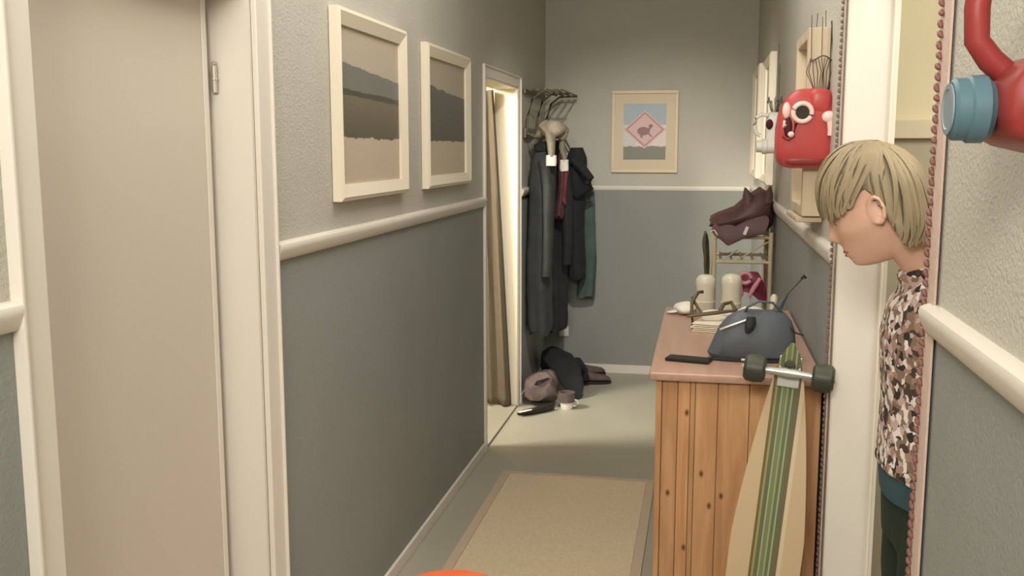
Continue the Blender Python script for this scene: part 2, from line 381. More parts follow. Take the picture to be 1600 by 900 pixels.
# added tan folds at far jamb; their slanting edge stands in for diagonal shade
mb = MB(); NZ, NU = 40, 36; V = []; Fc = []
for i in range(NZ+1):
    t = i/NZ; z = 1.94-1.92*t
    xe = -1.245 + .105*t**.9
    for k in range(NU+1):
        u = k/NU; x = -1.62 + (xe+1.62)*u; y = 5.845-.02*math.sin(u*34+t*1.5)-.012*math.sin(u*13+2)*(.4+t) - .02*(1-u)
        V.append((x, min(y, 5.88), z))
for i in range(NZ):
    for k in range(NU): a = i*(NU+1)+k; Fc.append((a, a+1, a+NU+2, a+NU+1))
mb.add(V, Fc); cur = mb.build('jamb_shade', M['tanshade'], loc=(-1.4,5.87,0))
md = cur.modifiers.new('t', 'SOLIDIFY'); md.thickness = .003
tag(cur, 'added tan folds standing in for slanted shade in the far left doorway', 'jamb_shade')
mb = MB().tube([(-1.75,5.86,1.955),(-1.1,5.86,1.955)], .008)
# right doorway frame
mb = MB().box((RX,DR1-.012,0),(RX+TR,DR1,2.08)).box((RN,DR0,0),(RX+TR,DR0+.006,2.08)).box((RX,DR0,2.068),(RX+TR,DR1,2.08))
d3 = struct(mb, 'door_3', M['white'], smooth=False, loc=(RX,2.07,0))
mb = MB().box((RX-.003,DR1-.012,0),(RX,DR1+.035,2.11),.001).box((RX-.003,DR0+.006,2.08),(RX,DR1+.035,2.13),.001); mb.build('architrave', M['white'], d3)
mb = MB().box((RX+TR-.016,DR1-.020,0),(RX+TR-.010,DR1-.012,2.07),.002); mb.build('door_stop', M['frame'], d3)

# beaded borders
def garland(y, x, pitch, z0, z1, rib, m, label, rw, sc):
    t = thing('bead_garland', (x, y, z0), label, 'bead trim')
    b = MB().box((x-.004, y-rw[0], z0), (x, y+rw[1], z1), .001); b.build('ribbon', rib, t)
    proto = None; n = int((z1-z0)/pitch)
    for i in range(n):
        z = z0+(i+.5)*pitch
        if proto is None:
            b = MB().ball((0,0,0), (sc*.4, sc*.72, sc*.36), 8, 6); b.xf(Matrix.Rotation(R(35),4,'X')); proto = b.build('bead', m, None, loc=(0,0,0)); o = proto
        else: o = proto.copy(); C.objects.link(o)
        o.parent = t; o.location = (-.004-sc*.2, (.0028 if i%2 else -.0012), z-z0)
        o.rotation_euler = (R(random.uniform(-14,14)),0,R(random.uniform(-10,10)))
    return t
garland(1.695, RN-.004, (.0165), .02, 2.07, M['ribbon'], M['bead'], 'red-brown bead strand on pink ribbon edging the near side of the doorway', (.052,.018), .0135)
garland(2.552, RX-.007, .0150, .02, 2.07, M['ribbon2'], M['bead2'], 'dark brown bead strand edging the far side of the doorway', (.010,.014), .0115)

# rug
mb = MB().box((-.905,.8,0),(-.235,4.60,.008),.003)
rg = mb.build('rug', M['rug']); tag(rg, 'flat woven beige runner rug on the hall floor', 'rug')
mb = MB().box((-.945,.8,0),(-.905,4.64,.0095),.003); mb.build('border', M['rugb'], rg)
mb = MB().box((-.905,4.60,0),(-.195,4.64,.0095),.003); mb.build('border', M['rugb'], rg)
mb = MB().box((-.235,.8,0),(-.195,4.60,.0095),.003); mb.build('border', M['rugb'], rg)

# ------------------------------------------------------------ pictures
def fbm(x, s=0): return noise.noise(Vector((x, s*3.7, 0)))+.5*noise.noise(Vector((x*2.3, s*5.1, 4)))
def landscape1(u, v):
    n = noise.noise(Vector((u*40, v*60, 0)))*6
    hz = .775-.07*u+.006*fbm(u*9,1); ed = .30+.012*fbm(u*9,2)
    if v > hz: c = (188+14*(v-hz),178,160)
    elif v > .60+.03*(.5-u)+.01*fbm(u*8,5): c = (124,124,118)
    elif v > .56+.03*(.5-u): c = (84,82,74)
    elif v > ed: c = (122-28*(.56-v)/.26,114-24*(.56-v)/.26,94-18*(.56-v)/.26)
    else: c = (200,184,164)
    return tuple(max(0, q+n) for q in c)
def landscape2(u, v):
    n = noise.noise(Vector((u*30, v*50, 3)))*6
    hz = .76-.06*u+.02*fbm(u*4,7); ed = .30+.012*fbm(u*9,4)
    if v > hz: c = (180,170,152)
    elif v > ed: k = (hz-v)/(hz-ed); c = (106-22*k,108-24*k,102-28*k)
    else: c = (196,182,162)
    return tuple(max(0, q+n) for q in c)
def sign_art(u, v):   # framed print: pink diamond road sign with an animal outline, sky and hills
    mx, my = .15, .13
    if u < mx or u > 1-mx or v < my or v > 1-my: return (212,196,168)
    a, b = (u-mx)/(1-2*mx), (v-my)/(1-2*my)
    dd = abs(a-.5)/.50+abs(b-.54)/.34
    if dd < 1:
        if .82 < dd < .90: return (176,122,122)
        x, y = a-.47, b-.53
        body = (x/.15)**2+((y+.02)/.075)**2 < 1
        head = ((x-.17)/.05)**2+((y-.07)/.035)**2 < 1 or (abs(x-.13-(y)*.6) < .03 and -.02 < y < .08)
        legs = (abs(x+.08+y*.3) < .025 and -.14 < y < 0) or (abs(x-.12-(-y-.06)*1.3) < .025 and -.12 < y < -.02)
        tail = abs(y+.03+(x+.1)*-.2) < .02 and -.26 < x < -.1
        if body or head or legs: return (150,112,116)
        return (216,184,180)
    if b < .24+.03*fbm(a*5,3): return (132+10*fbm(a*12,b*9),132,122)
    if abs(a-.5) < .02 and b < .3: return (170,165,160)
    if b > .62: return (168,182,192)
    return (206,208,208) if a < .3 else (226,212,208)
def print_mesh(fn, origin, du, dv, nx, ny):
    mb = MB(); o, du, dv = Vector(origin), Vector(du), Vector(dv); mb.col = []
    for j in range(ny+1):
        for i in range(nx+1):
            mb.v.append(o+du*(i/nx)+dv*(j/ny)); mb.col.append(fn(i/nx, j/ny))
    for j in range(ny):
        for i in range(nx): a = j*(nx+1)+i; mb.f.append((a, a+1, a+nx+2, a+nx+1)); mb.mi.append(0)
    return mb
def wall_frame(root, x0, s, y0, y1, z0, z1, dep, wd, m):
    # four mitred bars on wall plane x0
    def bar(p):   # p: outer a, outer b, inner b, inner a in (y,z)
        b = MB()
        pr = [(x0, 0), (x0+s*dep, 0)]
        mid = [((p[0][0]*.75+p[3][0]*.25),(p[0][1]*.75+p[3][1]*.25)), ((p[1][0]*.75+p[2][0]*.25),(p[1][1]*.75+p[2][1]*.25))]
        L = [(x0,)+p[0], (x0+s*dep*.8,)+p[0], (x0+s*dep,)+mid[0], (x0+s*dep*.55,)+p[3], (x0,)+p[3]]
        Rr = [(x0,)+p[1], (x0+s*dep*.8,)+p[1], (x0+s*dep,)+mid[1], (x0+s*dep*.55,)+p[2], (x0,)+p[2]]
        b.rings([L, Rr]); b.build('frame_bar', m, root, ang=25)
    o = [(y0,z0),(y1,z0),(y1,z1),(y0,z1)]; i = [(y0+wd,z0+wd),(y1-wd,z0+wd),(y1-wd,z1-wd),(y0+wd,z1-wd)]
    for k in range(4): bar([o[k], o[(k+1)%4], i[(k+1)%4], i[k]])
for nm, y0, y1, z0, z1, fn, lab in (('a',2.85,3.545,1.437,2.02,landscape1,'nearer landscape picture in cream frame on left wall'),
                              ('b',3.82,4.55,1.437,2.012,landscape2,'farther landscape picture in cream frame beside the far left door')):
    t = thing('framed_picture', (LX,(y0+y1)/2,z0), lab, 'picture', )
    wall_frame(t, LX+.002, 1, y0, y1, z0, z1, .034, .05, M['frame'])
    g = print_mesh(fn, (LX+.012,y0+.045,z0+.045), (0,y1-y0-.09,0), (0,0,z1-z0-.09), 130, 150); g.build('print', M['print'], t)
t = thing('framed_picture', (-.413,YB,1.43), 'framed print of a pink diamond animal sign on the back wall', 'picture')
x0, x1, z0, z1 = -.64, -.186, 1.43, 1.99
mb = MB().box((x0,YB-.024,z0),(x1,YB-.002,z0+.022),.003); mb.build('frame_bar', M['frame2'], t)
mb = MB().box((x0,YB-.024,z1-.022),(x1,YB-.002,z1),.003); mb.build('frame_bar', M['frame2'], t)
mb = MB().box((x0,YB-.024,z0+.022),(x0+.022,YB-.002,z1-.022),.003); mb.build('frame_bar', M['frame2'], t)
mb = MB().box((x1-.022,YB-.024,z0+.022),(x1,YB-.002,z1-.022),.003); mb.build('frame_bar', M['frame2'], t)
print_mesh(sign_art, (x0+.02,YB-.012,z0+.02), (x1-x0-.04,0,0), (0,0,z1-z0-.04), 150, 170).build('print', M['print'], t)
# two tall white frames and the wooden mirror on the right wall
for y0, y1, z0, z1, lab in ((6.05,6.75,1.42,2.09,'white-framed picture on the right wall nearest the back corner'),
                            (5.0,5.62,1.42,2.06,'white-framed picture on the right wall behind the white canister mask')):
    t = thing('framed_picture', (RX,(y0+y1)/2,z0), lab, 'picture')
    wall_frame(t, RX-.002, -1, y0, y1, z0, z1, .035, .04, M['frame'])
    print_mesh(lambda u, v: (178,176,164) if .1<u<.9 and .08<v<.92 else (214,206,188), (RX-.012,y0+.036,z0+.036), (0,y1-y0-.072,0), (0,0,z1-z0-.072), 20, 20).build('print', M['print'], t)
t = thing('wall_mirror', (RX,3.1,1.40), 'tall mirror in a deep pale wood frame on right wall', 'mirror')
y0, y1, z0, z1 = 2.86, 3.22, 1.41, 1.925
for a, b in (((RX-.062,y0,z0),(RX-.002,y0+.03,z1)), ((RX-.062,y1-.03,z0),(RX-.002,y1,z1)), ((RX-.062,y0+.03,z0),(RX-.002,y1-.03,z0+.03)), ((RX-.062,y0+.03,z1-.03),(RX-.002,y1-.03,z1))):
    MB().box(a,b,.004).build('frame_bar', M['mirrorw'], t)
MB().box((RX-.03,y0+.03,z0+.03),(RX-.024,y1-.03,z1-.03)).build('mirror_glass', M['mirror'], t, smooth=False)
MB().box((RX-.075,y0+.02,z0-.018),(RX-.002,y1-.02,z0-.002),.004).build('shelf', M['mirrorw'], t)

# ------------------------------------------------------------ coat rack + coats (far left corner)
t = thing('coat_rack', (LX,6.45,1.62), 'olive metal wall coat rack with a barred hat shelf above the coats', 'coat rack')
MB().box((LX+.002,6.06,1.66),(LX+.022,6.84,1.72),.004).build('back_rail', M['iron'], t)
MB().box((LX+.002,6.06,1.93),(LX+.018,6.84,1.96),.004).build('back_rail', M['iron'], t)
for y in (6.08, 6.45, 6.82):
    MB().tube([(LX+.02,y,1.68),(LX+.03,y,1.8),(LX+.06,y,1.9),(LX+.12,y,1.945),(LX+.24,y,1.95)], .008).build('bracket', M['iron'], t)
for k, x in enumerate((.05,.095,.14,.185,.23)):
    MB().tube([(LX+x,6.06,1.955),(LX+x,6.84,1.955)], .006).build('shelf_bar', M['iron'], t)
for k, y in enumerate((6.12,6.26,6.40,6.54,6.68,6.80)):
    MB().tube([(LX+.02,y,1.69),(LX+.06,y,1.67),(LX+.10,y,1.665),(LX+.125,y,1.69),(LX+.125,y,1.72)], .006).ball((LX+.125,y,1.725),.011).build('hook', M['iron'], t)

def garment(cx, cy, z0, z1, w, d, folds=7, amp=.012, seed=0, shoulder=.45, flare=1.0, yaw=0):
    """hanging coat: shoulders narrow at the hook, folds that deepen to the hem; w along Y, d along X"""
    b = MB(); rings = []; seg = 48; n = 26
    for i in range(n+1):
        t = i/n; z = z1-(z1-z0)*t
        s = min(1, (t/.16))**.6 if t < .16 else 1
        ww = w*(shoulder+(1-shoulder)*s)*(1+(flare-1)*t); dd = d*(.55+.45*min(1,t/.1))
        if t > .985: ww *= .96; dd *= .9
        ring = []
        for k in range(seg):
            q = 2*PI*k/seg; f = 1+amp*8*math.sin(q*folds+seed+.9*math.sin(t*3+seed))*(.25+.75*t)
            x, y = dd/2*math.cos(q)*f, ww/2*math.sin(q)*f
            ring.append((cx+x*math.cos(yaw)-y*math.sin(yaw)+.01*math.sin(t*5+seed), cy+x*math.sin(yaw)+y*math.cos(yaw), z+.012*math.sin(q*3+seed)*t))
        rings.append(ring)
    return b.rings(rings).noise(.006, 14, seed)
def sleeve(pts, r, seed=0): return MB().tube(pts, r, 12, flat=.7).noise(.006, 20, seed)
# long charcoal coat nearest to the door
t = thing('coat', (-1.0,6.2,.42), 'long charcoal coat hanging nearest the far left door', 'coat', )
garment(-1.015,6.19,.42,1.60,.22,.16,5,.012,1).build('body', M['coat_grey'], t)
sleeve([(-.985,6.10,1.52),(-.95,6.06,1.35),(-.95,6.06,1.1),(-.955,6.07,.9),(-.96,6.07,.8)], [.045,.05,.045,.042,.04],2).build('sleeve', M['coat_grey'], t)
MB().ell([((-1.01,6.17,1.58),(.05,0,0),(0,.06,0)),((-1.0,6.17,1.62),(.055,0,0),(0,.065,0)),((-.99,6.17,1.64),(.03,0,0),(0,.04,0))]).build('collar', M['coat_black'], t)
# black coat in the middle
t = thing('coat', (-.99,6.46,.38), 'long black coat hanging in the middle of the rack', 'coat')
garment(-.985,6.45,.40,1.60,.25,.20,6,.012,3).build('body', M['coat_black'], t)
sleeve([(-.90,6.36,1.5),(-.87,6.33,1.3),(-.865,6.33,1.0),(-.87,6.34,.85)], [.05,.052,.046,.042],4).build('sleeve', M['coat_black'], t)
MB().ell([((-.98,6.46,1.58),(.06,0,0),(0,.08,0)),((-.97,6.46,1.63),(.065,0,0),(0,.08,0)),((-.96,6.46,1.65),(.03,0,0),(0,.04,0))]).build('collar', M['coat_black'], t)
# burgundy one between
t = thing('coat', (-.9,6.25,.9), 'burgundy jacket hanging between the dark coats', 'coat')
garment(-.895,6.255,1.16,1.57,.10,.05,4,.015,6).build('body', M['coat_red'], t)
garment(-.873,6.235,1.25,1.50,.03,.035,3,.01,7).build('lining', M['maroon'], t)
# black jacket whose sleeve sticks out to the right
t = thing('jacket', (-.87,6.68,.75), 'black jacket on the outer hook, one sleeve bent out right', 'jacket')
garment(-.865,6.70,.72,1.60,.19,.15,5,.012,8).build('body', M['coat_black'], t)
sleeve([(-.86,6.60,1.52),(-.80,6.58,1.46),(-.745,6.57,1.395),(-.745,6.57,1.345),(-.80,6.58,1.31),(-.84,6.6,1.28)], [.045,.045,.042,.04,.036,.034],9).build('sleeve', M['coat_black'], t)
# teal coat behind, nearest the back wall
t = thing('coat', (-.83,6.84,.55), 'teal coat hanging behind the black jacket beside back wall', 'coat')
garment(-.80,6.855,.56,1.38,.09,.125,4,.02,11,shoulder=.6).build('body', M['coat_teal'], t)
MB().tube([(-.80,6.855,1.37),(-.86,6.855,1.48),(-.965,6.83,1.68)], .006).build('loop', M['coat_teal'], t)
# taupe scarf and gloves on top
t = thing('scarf', (-.95,6.3,1.45), 'taupe knitted scarf draped over the hooks with white ends', 'scarf')
b = MB().ball((-.935,6.12,1.715),(.085,.06,.055),20,14).ball((-.885,6.19,1.70),(.045,.05,.055),20,14).tube([(-1.0,6.16,1.70),(-.975,6.10,1.74),(-.945,6.10,1.69),(-.935,6.08,1.62),(-.93,6.07,1.545)], [.04,.05,.048,.042,.034],12,flat=.6)
b.tube([(-1.06,6.2,1.62),(-1.0,6.14,1.70),(-.94,6.16,1.74),(-.89,6.2,1.70),(-.88,6.22,1.6),(-.872,6.22,1.51)], [.03,.045,.05,.042,.034,.03],12,flat=.6).noise(.012,18,3)
b.build('knit', M['beige_knit'], t)
MB().ell([((-.93,6.065,1.555),(.032,0,0),(0,.024,0)),((-.932,6.065,1.51),(.036,0,0),(0,.022,0)),((-.935,6.065,1.49),(.033,0,0),(0,.02,0))]).noise(.005,30).build('end', M['white_cloth'], t)
MB().ell([((-.872,6.215,1.525),(.028,0,0),(0,.022,0)),((-.872,6.215,1.475),(.03,0,0),(0,.02,0)),((-.872,6.215,1.455),(.027,0,0),(0,.018,0))]).noise(.005,30).build('end', M['white_cloth'], t)
# outlet
t = thing('wall_socket', (-.965,YB,.25), 'small white wall socket below the coats', 'socket')
MB().box((-1.0,YB-.012,.255),(-.93,YB-.001,.325),.004).build('plate', M['plastic_w'], t)
MB().lathe((-.965,YB-.012,.29),[(.0,-.001),(.022,-.001),(.022,.003),(.018,.004),(.017,-.0005),(0,-.0005)],20,(0,-1,0)).build('insert', M['cup'], t)

# heap below coats
def lump(name, c, r, m, label, cat, seed, amp=.03, yaw=0, parent=None, pw=2.4):
    b = MB().ball((0,0,0), r, 36, 22, pw=pw).noise(amp, 9, seed).noise(amp*.35, 28, seed+3)
    b.xf(Matrix.Rotation(yaw,4,'Z')); zmin = min(v.z for v in b.v); b.xf(Matrix.Translation((c[0],c[1],c[2]-zmin)))
    o = b.build(name, m, parent)
    if label: tag(o, label, cat)
    return o
t = thing('bag', (-.97,5.98,0), 'mauve-brown cloth bag slumped on the floor by the doorway', 'bag')
lump('body', (-.975,6.02,.002), (.10,.17,.085), M['mauve'], None, None, 2, .035, .1, t)
b = MB().tube([(-1.03,5.90,.10),(-.98,5.86,.17),(-.92,5.92,.18),(-.90,6.02,.14)], .012, 8, flat=.5); b.build('strap', M['shoe_dark'], t)
t = thing('jacket', (-.95,6.4,.1), 'black folded jacket lying across the top of the heap', 'jacket')
b = MB().ell([((-1.04,6.72,.10),(.05,.05,0),(0,.02,.07)),((-1.0,6.55,.20),(.07,.05,0),(0,.02,.05)),((-.93,6.38,.215),(.09,.05,0),(0,.02,.045)),((-.85,6.25,.165),(.09,.04,0),(0,.02,.045)),((-.79,6.16,.08),(.06,.03,0),(0,.02,.04)),((-.77,6.14,.03),(.04,.02,0),(0,.02,.025))],24).noise(.02,14,5)
b.build('body', M['coat_black'], t)
b = MB().tube([(-.86,6.30,.20),(-.80,6.40,.18),(-.76,6.46,.12),(-.75,6.47,.05)], [.035,.036,.03,.028], 10).noise(.008,20,6); b.build('sleeve', M['coat_black'], t)
def make_shoe(name, label, m, sole, group=None, L=.27, high=.0):
    """shoe pointing along +Y, heel at y=0, sole on z=0"""
    t = thing(name, (0,0,0), label, 'shoe', group)
    secs = []
    for y, wd, h in ((0,.026,.05),(.02,.033,.075+high),(.07,.034,.078+high),(.12,.036,.066),(.17,.044,.05),(.22,.043,.04),(.255,.032,.03),(.27,.016,.018)):
        y *= L/.27; secs.append(((0,y,.018+h/2),(wd,0,0),(0,0,h/2)))
    MB().ell(secs, 16, 2.5).build('upper', m, t)
    secs = [((0,y*L/.27,.009),(wd,0,0),(0,0,.010)) for y, wd in ((-.004,.024),(.02,.035),(.1,.034),(.18,.047),(.24,.042),(.276,.018))]
    MB().ell(secs, 16, 4).build('sole', sole, t)
    b = MB()
    for k in range(4): yy = .10+.02*k; b.tube([(-.024,yy,.082-.008*k),(0,yy+.004,.09-.009*k),(.024,yy,.082-.008*k)], .0025, 6)
    b.build('laces', sole, t)
    return t
s1 = make_shoe('shoe', 'dark shoe with a grey upper at the right end of the heap', M['mauve'], M['shoe_dark']); s1.location = (-.86,6.55,.001); s1.rotation_euler = (0,0,R(-75))
s2 = copy_tree(s1); s2['label'] = 'dark shoe leaning at the back of the heap beside baseboard'; s2.location = (-.90,6.74,.001); s2.rotation_euler = (0,0,R(-60))
t = thing('dark_flat_shoe', (-1.0,5.7,0), 'flat black shoe with pale lining lying at the door jamb', 'shoe')
MB().ell([((-1.06,5.68,.012),(.012,0,0),(0,0,.010)),((-1.03,5.70,.018),(.0,.03,0),(0,0,.016)),((-.97,5.74,.022),(0,.034,0),(0,0,.02)),((-.91,5.80,.026),(0,.03,0),(0,0,.024)),((-.87,5.85,.022),(0,.02,0),(0,0,.018))],16).build('upper', M['shoe_dark'], t)
MB().ell([((-1.05,5.66,.028),(.01,-.01,0),(0,.02,.0)),((-1.02,5.675,.034),(0,.024,0),(.003,0,.004)),((-.985,5.70,.036),(0,.014,0),(.003,0,.003))],12).build('lining', M['white_cloth'], t)
t = thing('mug', (-.80,5.90,0), 'small white mug with a grey band on the floor', 'mug')
MB().lathe((-.80,5.90,0),[(.0,0),(.034,0),(.038,.008),(.044,.06),(.046,.075),(.041,.075),(.036,.01),(0,.008)],24).build('cup', M['cup'], t)
MB().lathe((-.80,5.90,.075),[(.0465,-.03),(.049,-.03),(.051,.03),(.046,.03),(.045,0),(.0445,-.01)],24).build('band', M['mauve'], t)
MB().tube([(-.757,5.90,.06),(-.735,5.90,.055),(-.73,5.90,.035),(-.745,5.90,.018),(-.76,5.90,.018)], .005, 8).build('handle', M['cup'], t)

# ------------------------------------------------------------ chest of drawers
CX0, CX1, CY0, CY1, CT = -.115, .325, 2.655, 3.74, 1.0
t = thing('chest_of_drawers', (.1,3.2,0), 'orange pine chest of drawers against the right wall', 'chest of drawers')
MB().box((CX0-.018,CY0-.025,CT-.024),(CX1-.002,CY1+.02,CT),.006).build('top', M['pinetop'], t)
sp = MB().box((CX0+.004,CY0+.010,.03),(CX1-.004,CY0+.02,CT-.024)).build('side_panel', M['pine'], t)
xs = [CX0, -.098, -.055, -.022, -.008, .052, .135, .235, CX1-.004]
for i in range(len(xs)-1):
    dp = .006 if i in (0,) else 0
    MB().box((xs[i]+.0008,CY0-dp,.03),(xs[i+1]-.0008,CY0+.011,CT-.026),.0015).build('stave', M['pine'], sp)
MB().box((CX0+.004,CY1-.02,.03),(CX1-.004,CY1,CT-.024),.002).build('side_panel', M['pine'], t)
MB().box((CX1-.012,CY0+.02,.03),(CX1-.004,CY1-.02,CT-.024)).build('back_panel', M['pine'], t)
MB().box((CX0+.012,CY0+.02,.0),(CX0+.03,CY1-.02,.06)).build('plinth', M['pine'], t)
MB().box((CX0+.02,CY0+.02,.06),(CX1-.014,CY1-.02,.075)).build('bottom_board', M['pine'], t)
for k in range(4):
    za = .075+k*.222; dw = MB().box((CX0+.001,CY0+.024,za+.004),(CX0+.022,CY1-.024,za+.218),.004).build('drawer', M['pine'], t)
    for yy in (CY0+.28, CY1-.28):
        MB().lathe((CX0+.001,yy,za+.111),[(.0,-.002),(.012,0),(.014,.004),(.012,.008),(0,.009)],14,(-1,0,0)).build('knob', M['pinetop'], dw)

# things on the chest
t = thing('handbag', (.145,2.87,CT), 'blue-grey zipped handbag at the near end of the chest', 'bag')
b = MB(); out = []
prof = [(0,.110,.050),(.012,.118,.062),(.05,.115,.066),(.085,.102,.060),(.112,.086,.046),(.130,.066,.026),(.136,.05,.010)]
for h, rx, ry in prof:
    out.append(((.138+.24*h,2.87,CT+.001+h),(rx,0,0),(0,ry,0)))
b.ell(out, 40, 3.0).noise(.008, 16, 4)
mn = min(v.z for v in b.v); b.xf(Matrix.Translation((0,0,CT+.0005-mn))); b.build('body', M['bagm'], t)
MB().tube([(.055,2.822,CT+.088),(.10,2.815,CT+.108),(.14,2.825,CT+.122)], .0035, 8).build('zip', M['steel'], t)
MB().tube([(.025,2.81,CT+.006),(.10,2.803,CT+.004),(.2,2.804,CT+.004),(.262,2.82,CT+.006)], .004, 8).build('piping', M['strap'], t)
MB().box((.115,2.799,CT+.003),(.165,2.806,CT+.011),.002).build('buckle', M['steel'], t)
MB().ell([((.140,2.816,CT+.128),(.012,0,0),(0,.008,0)),((.138,2.808,CT+.112),(.015,0,0),(0,.01,0)),((.134,2.803,CT+.095),(.012,0,0),(0,.008,0)),((.130,2.803,CT+.085),(.006,0,0),(0,.005,0))]).build('strap_end', M['strap'], t)
MB().tube([(.12,2.86,CT+.125),(.13,2.85,CT+.15),(.16,2.85,CT+.168),(.20,2.85,CT+.165),(.225,2.86,CT+.14),(.24,2.87,CT+.11),(.252,2.87,CT+.06)], .006, 8, flat=.6).build('handle', M['bagm'], t)
MB().tube([(.205,2.86,CT+.13),(.235,2.84,CT+.11),(.262,2.83,CT+.085),(.285,2.83,CT+.078)], .004, 8, flat=.6).build('strap', M['strap'], t)
t = thing('umbrella', (.26,3.0,CT), 'thin grey folded umbrella leaning against the wall behind the handbag', 'umbrella')
MB().tube([(.195,3.02,CT+.03),(.225,3.02,CT+.12),(.25,3.02,CT+.165)], [.004,.012,.006], 10).build('canopy', M['bagm'], t)
MB().tube([(.25,3.02,CT+.165),(.292,3.03,CT+.212)], .0035, 8).build('shaft', M['wire'], t)
MB().tube([(.292,3.03,CT+.212),(.300,3.03,CT+.222),(.305,3.03,CT+.214)], .0045, 8).build('handle', M['strap'], t)
b = MB().box((-.062,2.745,CT+.001),(.062,2.80,CT+.010),.002).xf(Matrix.Translation((-.03,2.79,0))@Matrix.Rotation(R(-14),4,'Z')@Matrix.Translation((0,-2.7725,0)))
b.build('body', M['phone']); tag(bpy.context.scene.collection.objects[-1], 'slim black wallet lying on the near left corner of the chest', 'wallet')
# papers
t = thing('paper_stack', (.03,3.28,CT), 'small stack of cream papers beside the handbag', 'paper')
for k in range(5):
    b = MB().box((-.045,-.09,0),(.045,.09,.0035),.001).xf(Matrix.Translation((.035+.004*math.sin(k*2.1),3.33,CT+.001+.006*k))@Matrix.Rotation(R(-12+5*math.sin(k*3)),4,'Z'))
    b.build('sheet', M['paper'], t)
for x, y, lab, h in ((.015,3.60,'left milky rounded bottle at the far end of chest',.145),(.105,3.56,'right milky rounded bottle at the far end of chest',.155)):
    t = thing('bottle', (x,y,CT), lab, 'bottle')
    MB().lathe((x,y,CT+.001),[(.0,0),(.030,0),(.034,.006),(.035,.05),(.034,h-.05),(.037,h-.03),(.034,h-.012),(.022,h-.001),(0,h+.002)],24).build('body', M['bottle'], t)
    MB().lathe((x,y,CT+.001),[(.0355,h*.33),(.0362,h*.33),(.0362,h*.36),(.0355,h*.36)],24).build('ring', M['frame'], t)
t = thing('white_cap', (-.07,3.60,CT), 'crumpled white cloth cap at the far left corner of the chest', 'cap')
MB().ball((-.055,3.60,CT+.022),(.042,.05,.022),24,14).noise(.008,24,2).build('crown', M['white_cloth'], t)
MB().ell([((-.085,3.6,CT+.012),(0,.03,0),(.004,0,.006)),((-.105,3.6,CT+.008),(0,.026,0),(.004,0,.004)),((-.12,3.6,CT+.006),(0,.012,0),(.003,0,.003))],14).build('brim', M['white_cloth'], t)
o = lump('cloth', (.055,3.46,CT+.001), (.055,.035,.018), M['white_cloth'], 'crumpled cream cloth lying in front of the milky bottles', 'cloth', 3, .012)
o = lump('cloth', (.175,3.46,CT+.001), (.05,.035,.026), M['white_cloth'], 'crumpled white cloth lying between bottles and handbag', 'cloth', 8, .012)
t = thing('sandal', (.03,3.36,CT), 'brown leather strappy sandal lying on the papers', 'sandal')
MB().tube([(-.045,3.30,CT+.042),(.0,3.30,CT+.050),(.05,3.31,CT+.056),(.11,3.34,CT+.060)], [.006,.009,.010,.006], 10, flat=.7).build('sole', M['brown'], t)
MB().tube([(-.03,3.31,CT+.046),(-.03,3.34,CT+.085),(-.01,3.37,CT+.115),(.005,3.36,CT+.118)], .006, 8).build('strap', M['brown'], t)
MB().tube([(.005,3.31,CT+.05),(-.02,3.35,CT+.08),(-.03,3.36,CT+.10)], .005, 8).build('strap', M['brown'], t)
MB().tube([(.06,3.32,CT+.055),(.075,3.35,CT+.08),(.10,3.36,CT+.085),(.115,3.34,CT+.06)], .007, 8).build('strap', M['brown'], t)
MB().tube([(-.026,3.36,CT+.001),(-.03,3.355,CT+.05)], .004, 8).build('buckle_strap', M['brown'], t)
o = MB().ell([((.23,3.30,CT+.001),(.010,0,0),(0,.010,0)),((.232,3.30,CT+.08),(.011,0,0),(0,.011,0)),((.235,3.30,CT+.115),(.012,0,0),(0,.012,0)),((.235,3.30,CT+.125),(.006,0,0),(0,.006,0))],14).build('candle', M['bottle'])
tag(o, 'short cream candle standing behind the handbag', 'candle')

# ------------------------------------------------------------ bamboo rack with clothes
t = thing('bamboo_rack', (.17,4.85,0), 'pale bamboo shelf rack standing behind the chest', 'rack')
for x in (.055,.308):
    for y in (4.66, 5.0): MB().tube([(x,y,0),(x,y,1.215)], .0105, 10).build('post', M['bamboo'], t)
for z in (.25,.62,1.075,1.19):
    for y in (4.66, 5.0): MB().tube([(.055,y,z),(.308,y,z)], .0075, 8).build('rail', M['bamboo'], t)
    for x in (.055,.308): MB().tube([(x,4.66,z),(x,5.0,z)], .007, 8).build('rail', M['bamboo'], t)
for z in (.62,1.075,1.19):
    for k in range(5):
        x = .085+k*.049; MB().tube([(x,4.66,z+.008),(x,5.0,z+.008)], .006, 6).build('slat', M['bamboo'], t)
MB().tube([(.16,4.67,1.085),(.305,4.67,1.175)], .004, 6).tube([(.10,4.67,1.085),(.16,4.67,1.13)], .004, 6).build('brace', M['bamboo'], t)
t = thing('jacket', (.18,4.75,1.2), 'burgundy leather jacket slumped over the top of the bamboo rack', 'jacket')
b = MB().ell([((.03,4.78,1.235),(0,.10,0),(.006,0,.02)),((.07,4.79,1.235),(0,.15,0),(0,0,.035)),((.14,4.80,1.25),(0,.17,0),(0,0,.05)),((.20,4.80,1.275),(0,.17,0),(0,0,.075)),((.26,4.80,1.30),(0,.16,0),(0,0,.10)),((.30,4.80,1.29),(0,.14,0),(0,0,.085)),((.318,4.80,1.27),(0,.08,0),(0,0,.05))],28).noise(.016,13,4)
zs = min(v.z for v in b.v); b.xf(Matrix.Translation((0,0,1.213-zs))); b.build('body', M['burg'], t)
MB().ell([((.205,4.70,1.33),(.03,0,0),(0,.05,0)),((.20,4.70,1.38),(.024,0,0),(0,.04,0)),((.185,4.70,1.415),(.006,0,0),(0,.015,0))],14).noise(.006,25,1).build('collar', M['burg'], t)
